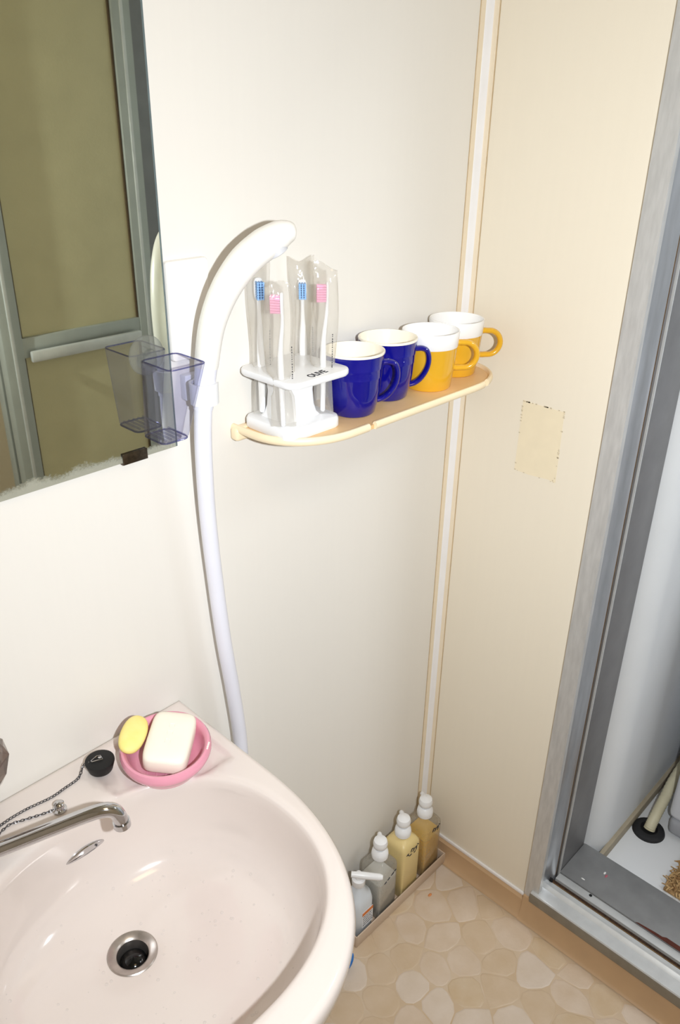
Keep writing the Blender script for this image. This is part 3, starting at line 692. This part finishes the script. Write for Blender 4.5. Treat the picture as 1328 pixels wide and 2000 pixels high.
# underside, outer edge, deck
for s_, z in ((.30, .60), (.55, .615), (.75, .66), (.90, .715), (.965, .738), (.988, .752), (.997, .764)): ring(lambda i: RO[i] * s_, lambda x, y, i: z)
for e, dz in ((.0, -.012), (.0012, -.006), (.004, -.0018), (.008, -.0003)): ring(lambda i: RO[i] - e, lambda x, y, i: RZ + dz)
for k in range(0, 26):
    t = k / 25
    ring(lambda i: (RO[i] - .009) * (1 - t) + (RI[i] + .012) * t, lambda x, y, i: deck_z(x, y) + .0008 * 0)
for e, dz in ((.006, -.0004), (.003, -.0014), (.0008, -.0036), (-.0006, -.008)): ring(lambda i: RI[i] + e, lambda x, y, i: RZ + dz - (RZ - deck_z(x, y)) * .6)
DRX, DRY, DRR, DRZ = -.853, -.194, .0295, .6405
for rho, z in ((.990, -.022), (.982, -.042), (.968, -.062), (.945, -.080), (.905, -.097), (.845, -.110), (.76, -.1195), (.65, -.1265), (.53, -.132), (.41, -.1365), (.30, -.1400), (.21, -.1425), (.165, -.1445)):
    mixc = (1 - rho) ** .8; lp = []
    for i, a in enumerate(angs):
        r = RI[i] * rho; rc = DRR * 1.0
        q = sstep(.45, .165, rho); r = r * (1 - q) + (rc * (rho / .165)) * q
        cx = CEN[0] + (DRX - CEN[0]) * min(1, mixc * 1.15); cy = CEN[1] + (DRY - CEN[1]) * min(1, mixc * 1.15)
        lp.append((cx + r * math.cos(a), cy + r * math.sin(a), RZ + z))
    loops.append(lp)
bm = B(); loft(bm, loops, True, False)
lastc = loops[-1]; 
me = mesh_of(bm, 'basin', 55)
bv = BVHTree.FromPolygons([v.co.copy() for v in me.vertices], [list(p.vertices) for p in me.polygons])
sink = thing('washbasin', (BX, -.23, .60), 'pinkish white porcelain washbasin with a round drain under the mirror', 'sink')
obj('basin', me, 'porcelain', sink)
bm = B(); lathe(bm, [(.07, .0), (.068, .3), (.075, .55), (.11, .612)], 28, (BX, -.15, 0.0)); obj('pedestal', bm, 'porcelain', sink)
dc = (sum(p[0] for p in lastc) / NA, sum(p[1] for p in lastc) / NA); dz = RZ - .1445
bm = B(); lathe(bm, [(.0300, -.002), (.0298, .0008), (.0285, .0018), (.0215, .0004), (.0190, -.002), (.0186, -.006), (.0186, -.030)], 48, (dc[0], dc[1], dz)); dfl = obj('drain_flange', bm, 'steel_worn', sink)
bm = B(); lathe(bm, [(.0186, -.028), (.0001, -.028)], 32, (dc[0], dc[1], dz)); obj('drain_well', bm, 'plug_gloss', dfl)
bm = B(); lathe(bm, [(.0001, -.006), (.009, -.0075), (.015, -.012), (.0165, -.018), (.015, -.026)], 32, (dc[0], dc[1], dz)); obj('drain_stopper', bm, 'plug_gloss', dfl)
def surf(px, py):
    d = (fw + RIGHT * ((px - 664) / F_PX) + DOWN * ((py - 1000) / F_PX)).normalized()
    hit = bv.ray_cast(CAM, d); return hit[0], hit[1]
# overflow slot cover on the rear bowl wall
pa, na = Vector((-.851, -.13, .735)), None
hit = bv.ray_cast(Vector((-.845, -.25, .727)), Vector((0, 1, 0))); pa, na = hit[0], hit[1]
if na.y > 0: na = -na
ux = Vector((1, 0, 0)); vz = na.cross(ux).normalized()
if vz.z < 0: vz = -vz
bm = B(); lo = []
for off, s_ in ((-.001, 1), (.0022, 1), (.0032, .82)):
    lp = []
    for i in range(32):
        t = 2 * PI * i / 32; x = .027 * s_ * math.cos(t); z = .0066 * s_ * math.sin(t) * (1 - .25 * (x / .027) ** 2)
        lp.append(pa + ux * x + vz * (z - 4.0 * x * x) + na * (off - 7 * x * x * .3))
    lo.append(lp)
loft(bm, lo); ov = obj('overflow_cover', bm, 'chrome', sink)
bm = B(); pp = pa + na * .0034 + ux * .013
for a in (.6, -.6, 1.57):
    d = ux * math.cos(a) + vz * math.sin(a); sd_ = na.cross(d) * .0004
    q = [pp - d * .0022 - sd_ - vz * .0006, pp + d * .0022 - sd_ - vz * .0006, pp + d * .0022 + sd_ - vz * .0006, pp - d * .0022 + sd_ - vz * .0006]
    bm.faces.new([bm.verts.new(x) for x in q])
obj('overflow_mark', bm, 'ink', ov, 0)
# water drops left in the bowl
random.seed(21); bm = B(); nd = 0
while nd < 170:
    a = random.uniform(0, 2 * PI); rr = math.sqrt(random.random()) * .18; x, y = BX + rr * math.cos(a), -.26 + rr * .9 * math.sin(a)
    hit = bv.ray_cast(Vector((x, y, .775)), Vector((0, 0, -1)))
    if hit[0] is None or hit[0].z > .768 or math.hypot(x - dc[0], y - dc[1]) < .034: continue
    p, n_ = hit[0], hit[1]
    if n_.z < 0: n_ = -n_
    u = n_.orthogonal().normalized(); v = n_.cross(u); r = random.choice((.0006, .0008, .0010, .0016, .0022))
    loft(bm, [[p + n_ * (r * h_) + u * (r * k_ * math.cos(2 * PI * i / 7)) + v * (r * k_ * math.sin(2 * PI * i / 7)) for i in range(7)] for k_, h_ in ((1, -.02), (.85, .3), (.45, .52))], False, True); nd += 1
wd = obj('water_drops', bm, 'water_bead', None, 80); tag(wd, 'clear water drops scattered over the inside of the basin', 'water drops', kind='stuff')

# ------------------------------------------------------------------ faucet
fa = thing('faucet', (-1.02, -.06, RZ), 'chrome faucet with swivel spout and crystal knob', 'faucet')
bm = B(); box(bm, -1.075, -.955, -.078, -.038, RZ, RZ + .03, .010, 3); obj('body', bm, 'chrome', fa)
sp_ = [(-1.025, -.066, .800), (-1.005, -.083, .813), (-.947, -.119, .831), (-.90, -.146, .845), (-.868, -.1645, .8545), (-.852, -.1735, .8570), (-.8425, -.179, .8535), (-.8385, -.182, .8445), (-.8370, -.183, .834)]
s = spline(sp_, 8); bm = B(); tube(bm, s, .0082, 20); spo = obj('spout', bm, 'chrome', fa)
bm = B(); tube(bm, [(-.8372, -.1828, .837), (-.8366, -.1832, .8295)], .0096, 20); obj('spout_tip', bm, 'chrome', spo)
bm = B(); tube(bm, [(-.8366, -.1832, .8300), (-.8365, -.1832, .8292)], .0075, 16); obj('spout_mouth', bm, 'black_hole', spo)
def knob(base, top):
    a = Vector(base); ax = (Vector(top) - a).normalized(); u = ax.orthogonal().normalized(); v = ax.cross(u)
    ringf = lambda d, r, n, ph=0: [a + ax * d + u * (r * math.cos(2 * PI * (i + ph) / n)) + v * (r * math.sin(2 * PI * (i + ph) / n)) for i in range(n)]
    bm = B(); loft(bm, [ringf(d, r, 24) for d, r in ((-.02, .013), (.0, .015), (.012, .0205), (.028, .0225), (.038, .019), (.041, .012))]); bon = obj('bonnet', bm, 'chrome', fa)
    bm = B(); loft(bm, [ringf(d, r, 8, p) for d, r, p in ((.040, .016, 0), (.050, .0245, .5), (.068, .0285, 0), (.086, .027, .5), (.100, .020, 0), (.104, .012, 0))]); k = obj('knob', bm, 'smoke_crystal', fa, 0)
    bm = B(); loft(bm, [ringf(d, r, 16) for d, r in ((.041, .007), (.092, .006), (.093, .003))]); obj('knob_core', bm, 'chrome', k)
knob((-.950, -.056, .822), (-.9255, -.052, .89)); knob((-1.078, -.056, .822), (-1.1025, -.052, .89))

# ------------------------------------------------------------------ plug with chain
DZ_ = RZ + .0004
pg = thing('drain_plug', (-.785, -.042, DZ_), 'black rubber drain plug with chain on the basin deck', 'drain plug')
bm = B(); lathe(bm, [(.0001, 0), (.0142, 0), (.0150, .0012), (.0185, .0135), (.0183, .0155), (.0168, .0162), (.0001, .0162)], 36, (-.7855, -.0455, DZ_)); obj('plug', bm, 'rubber_black', pg)
bm = B(); c0 = Vector((-.7855, -.0455, DZ_ + .0168)); rp = [c0 + Vector(p) for p in ((-.010, .0035, .001), (.000, .0062, .001), (.0035, .0035, .0012), (.0025, -.0035, .001), (-.010, .0015, .001), (-.010, .0035, .001))]; tube(bm, rp, .0007, 8); lathe(bm, [(.0001, .0006), (.0022, .0004), (.0024, -.0002)], 12, c0 + Vector((.0015, .002, .0004))); obj('ring', bm, 'chrome', pg)
cpth = spline([(-.797, -.0415, DZ_ + .0170), (-.803, -.036, DZ_ + .012), (-.810, -.0372, DZ_ + .002), (-.818, -.0415, DZ_ + .0012), (-.835, -.0435, DZ_ + .0012), (-.855, -.0455, DZ_ + .0012), (-.885, -.0415, DZ_ + .0012), (-.911, -.042, DZ_ + .0012), (-.935, -.047, DZ_ + .0012), (-.930, -.055, DZ_ + .0012), (-.911, -.0495, DZ_ + .0012), (-.895, -.0545, DZ_ + .0012), (-.875, -.062, DZ_ + .0012), (-.862, -.066, DZ_ + .0016)], 30)
bm = B(); acc = 0; last = cpth[0]; kk = 0
for p, q in zip(cpth, cpth[1:]):
    acc += (q - p).length
    if acc >= .0037:
        acc = 0; tdir = (q - last).normalized(); last = q; kk += 1
        side = tdir.cross(Vector((0, 0, 1))).normalized(); nrm = side if kk % 2 else (side * .5 + Vector((0, 0, .85))).normalized()
        oth = nrm
        lp = [q + tdir * (.0025 * math.cos(2 * PI * i / 10)) + oth * ((.0016 if kk % 2 else .0012) * math.sin(2 * PI * i / 10)) for i in range(10)]
        tube(bm, lp + [lp[0]], .00058, 5, False)
obj('chain', bm, 'chain_steel', pg)
bm = B(); lathe(bm, [(.0085, 0), (.0085, .002), (.0055, .0032), (.0045, .006), (.0060, .008), (.0062, .0105), (.0035, .013), (.0001, .0135)], 20, (-.8565, -.0695, DZ_)); obj('chain_anchor', bm, 'chrome', pg)

# ------------------------------------------------------------------ soap dish and soaps
SDX, SDY, SDZ = -.7155, -.0905, RZ - .0058
DA = CR + .15
def oval(ax, by, z, n=48, cx=SDX, cy=SDY, a0=DA): return [(cx + ax * math.cos(2 * PI * i / n) * math.cos(a0) - by * math.sin(2 * PI * i / n) * math.sin(a0), cy + ax * math.cos(2 * PI * i / n) * math.sin(a0) + by * math.sin(2 * PI * i / n) * math.cos(a0), z) for i in range(n)]
sdh = thing('soap_dish', (SDX, SDY, SDZ), 'oval pink plastic soap dish on the basin corner', 'soap dish')
bm = B(); A_, B_ = .0585, .0650
loft(bm, [oval(A_ * k, B_ * k, SDZ + z) for k, z in ((.60, .0002), (.74, .001), (.83, .009), (.895, .0165), (.96, .0190), (1.0, .0240), (.997, .0290), (.96, .0327), (.915, .0335), (.87, .0318), (.838, .0275), (.825, .022), (.76, .0125), (.66, .0085), (.30, .0078))]); obj('dish', bm, 'pink_plastic', sdh)
bm = B()
for k in range(-2, 3):
    c = (SDX + .012 * k * math.cos(DA), SDY + .012 * k * math.sin(DA)); q = Vector((-math.sin(DA), math.cos(DA), 0)) * .034
    tube(bm, [Vector((c[0], c[1], SDZ + .0078)) - q, Vector((c[0], c[1], SDZ + .0078)) + q], .0016, 8)
obj('ridges', bm, 'pink_plastic', sdh)
bm = B(); dirr = Vector((math.cos(DA - .22), math.sin(DA - .22), 0)); tang = Vector((-dirr.y, dirr.x, 0)); pc = Vector((SDX, SDY, SDZ + .0334)) + dirr * (A_ * .95)
for k in range(6):
    q = pc + tang * (.0022 * (k - 2.5)); box(bm, q.x - .0008, q.x + .0008, q.y - .0010, q.y + .0010, q.z - .0006, q.z + .0003 * (1 + k % 2))
obj('raised_mark', bm, 'white_plastic_warm', sdh)
def soap(name, c, rx, ry, rz, n, rot, m_, label, waist=0, flat=3):
    bm = B(); loops = []; NV, NU = 16, 48
    for j in range(NV + 1):
        v_ = -PI / 2 + PI * j / NV; cv = abs(math.cos(v_)) ** (2 / flat); sv = math.copysign(abs(math.sin(v_)) ** (2 / flat), math.sin(v_)); lp = []
        for i in range(NU):
            u_ = 2 * PI * i / NU; cu_, su = math.cos(u_), math.sin(u_)
            x = rx * math.copysign(abs(cu_) ** (2 / n), cu_) * max(cv, 1e-4); y = ry * math.copysign(abs(su) ** (2 / n), su) * max(cv, 1e-4)
            y *= 1 - waist * math.exp(-(x / (rx * .35)) ** 2)
            lp.append(Vector((x, y, rz * sv)))
        loops.append([rot @ p + Vector(c) for p in lp])
    loft(bm, loops); o = obj(name, bm, m_, None, 60); return tag(o, label, 'soap')
# long axis of the bar points away from the room corner towards the bowl
ax = math.atan2(.0775, .0385)
Rw = Matrix.Rotation(math.radians(42), 3, 'Z') @ Matrix.Rotation(math.radians(-4), 3, 'Y') @ Matrix.Rotation(math.radians(5), 3, 'X')
sw = soap('soap_bar', (-.7085, -.0905, SDZ + .0305), .0445, .0290, .0150, 5.5, Rw, 'soap_white', 'large white bar of soap in the pink dish', 0, 4.5)
bm = B()
for k, (a_, b_) in enumerate(((-.012, .0), (.002, .0), (.015, .0))):
    for dx, dy in ((0, .0035), (0, -.0035), (.003, 0)):
        c = Rw @ Vector((a_ + dx, b_ + dy, .01495)) + Vector((-.7085, -.0905, SDZ + .0305)); d = Rw @ Vector((.0032, 0, 0)) if dx == 0 else Rw @ Vector((0, .0032, 0)); tube(bm, [c - d, c + d], .0006, 6)
obj('pressed_mark', bm, 'soap_white', sw)
Ry = Matrix.Rotation(math.radians(40), 3, 'Z') @ Matrix.Rotation(math.radians(20), 3, 'X') @ Matrix.Rotation(math.radians(-6), 3, 'Y')
soap('soap_bar', (-.7395, -.0550, SDZ + .0405), .0305, .0165, .0085, 2.3, Ry, 'soap_yellow', 'small yellow oval soap leaning on the white bar', 0, 2.4)

# ------------------------------------------------------------------ floor tray with bottles
tr = thing('bottle_tray', (-.165, -.048, 0), 'long beige plastic tray against the wall holding pump bottles', 'tray')
tx0, tx1, ty0, ty1 = -.318, -.027, -.0855, -.0235
bm = B(); box(bm, tx0, tx1, ty0, ty1, .0016, .006, .001); obj('tray_base', bm, 'tray_beige', tr)
for a in ((tx0, tx1, ty0 - .003, ty0, .0016, .032), (tx0, tx1, ty1, ty1 + .003, .0016, .032), (tx0 - .003, tx0, ty0 - .003, ty1 + .003, .0016, .032), (tx1, tx1 + .003, ty0 - .003, ty1 + .003, .0016, .032)):
    bm = B(); box(bm, *a, .0012); obj('tray_side', bm, 'tray_beige', tr)
def pump_bottle(cx, cy, hw, h, label, bmat, liquid=None, lmat=None, noz=2.4, marks=None, seed=1):
    t = thing('pump_bottle', (cx, cy, .006), label, 'bottle', 'pump bottles in the floor tray'); z0 = .0062
    sq = lambda s_, z: [(cx + x, cy + y, z0 + z) for x, y in rrect(-hw * s_, hw * s_, -hw * s_, hw * s_, min(.008, hw * s_ * .8), 4)]
    cr_ = lambda r, z: [(cx + r * math.cos(math.radians(45 / 2.5) + 2 * PI * i / 20), cy + r * math.sin(2 * PI * i / 20 + math.radians(45 / 2.5)), z0 + z) for i in range(20)]
    # shoulders: square to the neck
    bm = B(); rows = [sq(.93, 0), sq(1, .003), sq(1, h * .85), sq(.97, h * .90), sq(.80, h * .955), sq(.5, h * .985), sq(.40, h * .995), sq(.40, h + .004)]
    loft(bm, rows); obj('body', bm, bmat, t)
    if liquid:
        bm = B(); loft(bm, [sq(.90, .003), sq(.96, .006), sq(.96, liquid)]); obj('liquid', bm, lmat, t)
    zt = z0 + h
    bm = B(); lathe(bm, [(.0150, .0), (.0172, .002), (.0180, .010), (.0168, .018), (.011, .0235), (.0001, .024)], 28, (cx, cy, zt)); obj('pump_collar', bm, 'white_plastic', t)
    bm = B(); lathe(bm, [(.0062, .022), (.0062, .030)], 16, (cx, cy, zt)); obj('pump_stem', bm, 'white_plastic', t)
    bm = B(); lathe(bm, [(.0001, .026), (.0105, .0265), (.0145, .031), (.0155, .039), (.0135, .0465), (.007, .050), (.0001, .0505)], 28, (cx, cy, zt)); hd_ = obj('pump_head', bm, 'white_plastic', t)
    d = Vector((math.cos(noz), math.sin(noz), 0)); c = Vector((cx, cy, zt + .040))
    bm = B(); tube(bm, [c + d * .006, c + d * .018, c + d * .024 + Vector((0, 0, -.003))], [.0065, .0055, .005], 12); obj('nozzle', bm, 'white_plastic', hd_)
    if marks:
        random.seed(seed); bm = B()
        for (u, z, a, l) in marks:
            dx, dz_ = math.cos(a) * l, math.sin(a) * l; y = cy - hw - .0004
            tube(bm, [(cx + u - dx, y, z0 + z - dz_), (cx + u + dx * .2, y - .0001, z0 + z + dz_ * .1), (cx + u + dx, y, z0 + z + dz_)], [.0006, .0011, .0006], 6)
        obj('handwriting', bm, 'ink', t)
    return t
MK = [(-.016, .128, .3, .004), (-.013, .124, -.6, .003), (-.004, .131, 1.2, .004), (.000, .134, -.3, .004), (.004, .128, .9, .005), (.012, .131, .2, .004), (.013, .126, 1.3, .005), (.018, .134, -.5, .003), (-.006, .120, .2, .004), (.008, .119, .6, .003)]
pump_bottle(-.2180, -.054, .0285, .150, 'clear pump bottle, nearest the washbasin of the three in the tray', 'clear_bottle', .100, 'liquid_clear', .8, [(-.012, .104, .35, .004), (-.002, .108, .5, .004), (.010, .113, .4, .005), (.018, .117, .3, .003)], 3)
pump_bottle(-.1440, -.054, .0285, .156, 'cream yellow pump bottle with black handwriting, middle of the tray', 'bottle_cream', None, None, .9, MK, 4)
pump_bottle(-.0690, -.054, .0285, .156, 'clear pump bottle of amber liquid in the room corner', 'clear_bottle', .112, 'liquid_amber', 1.0, MK[2:8], 5)
sb = thing('spray_bottle', (-.285, -.056, .006), 'white bottle with orange label and long nozzle, half hidden by the basin', 'bottle')
bm = B(); cx, cy = -.2845, -.056
sq = lambda a, b_, z: [(cx + x, cy + y, .0062 + z) for x, y in rrect(-a, a, -b_, b_, min(a, b_) * .7, 5)]
loft(bm, [sq(.026, .022, 0), sq(.028, .024, .003), sq(.028, .024, .085), sq(.024, .02, .102), sq(.013, .012, .116), sq(.011, .011, .130)]); obj('body', bm, 'spray_body', sb)
bm = B(); lathe(bm, [(.013, 0), (.014, .002), (.014, .016), (.008, .018), (.007, .030), (.0001, .031)], 24, (cx, cy, .134)); obj('collar', bm, 'white_plastic', sb)
bm = B(); a, b_ = Vector((cx - .012, cy + .010, .163)), Vector((cx + .030, cy - .038, .158)); tube(bm, [a, a.lerp(b_, .3), b_.lerp(a, .1), b_], [.006, .0075, .007, .005], 14); obj('nozzle', bm, 'white_plastic', sb)
bm = B(); box(bm, cx - .012, cx + .020, cy - .0246, cy - .0238, .030, .075); lb = obj('label_panel', bm, 'label_white', sb, 0)
bm = B(); box(bm, cx - .012, cx + .020, cy - .0250, cy - .0245, .066, .075); obj('orange_band', bm, 'label_orange', lb, 0)
random.seed(8); bm = B()
for r in range(5):
    x = cx - .010
    while x < cx + .017:
        l = random.uniform(.001, .004); box(bm, x, x + l, cy - .0249, cy - .0245, .060 - r * .006, .0622 - r * .006); x += l + .0012
obj('fine_print', bm, 'ink', lb, 0)
# blue scrubbing brush under the basin
bb = thing('scrub_brush', (-.41, -.105, .001), 'blue scrubbing brush handle on the floor under the basin', 'brush')
bm = B(); tube(bm, spline([(-.354, -.1050, .034), (-.358, -.1045, .022), (-.366, -.1030, .012), (-.39, -.101, .0105), (-.44, -.100, .020)], 6), lerp_list([.004, .0075, .009, .009, .009], 25), 12); obj('handle', bm, 'brush_handle_blue', bb)
bm = B(); box(bm, -.50, -.435, -.118, -.082, .016, .030, .005, 3); obj('brush_head', bm, 'brush_handle_blue', bb)
bm = B(); box(bm, -.497, -.438, -.115, -.085, .0012, .016, .001); obj('bristle_block', bm, 'white_plastic', bb)
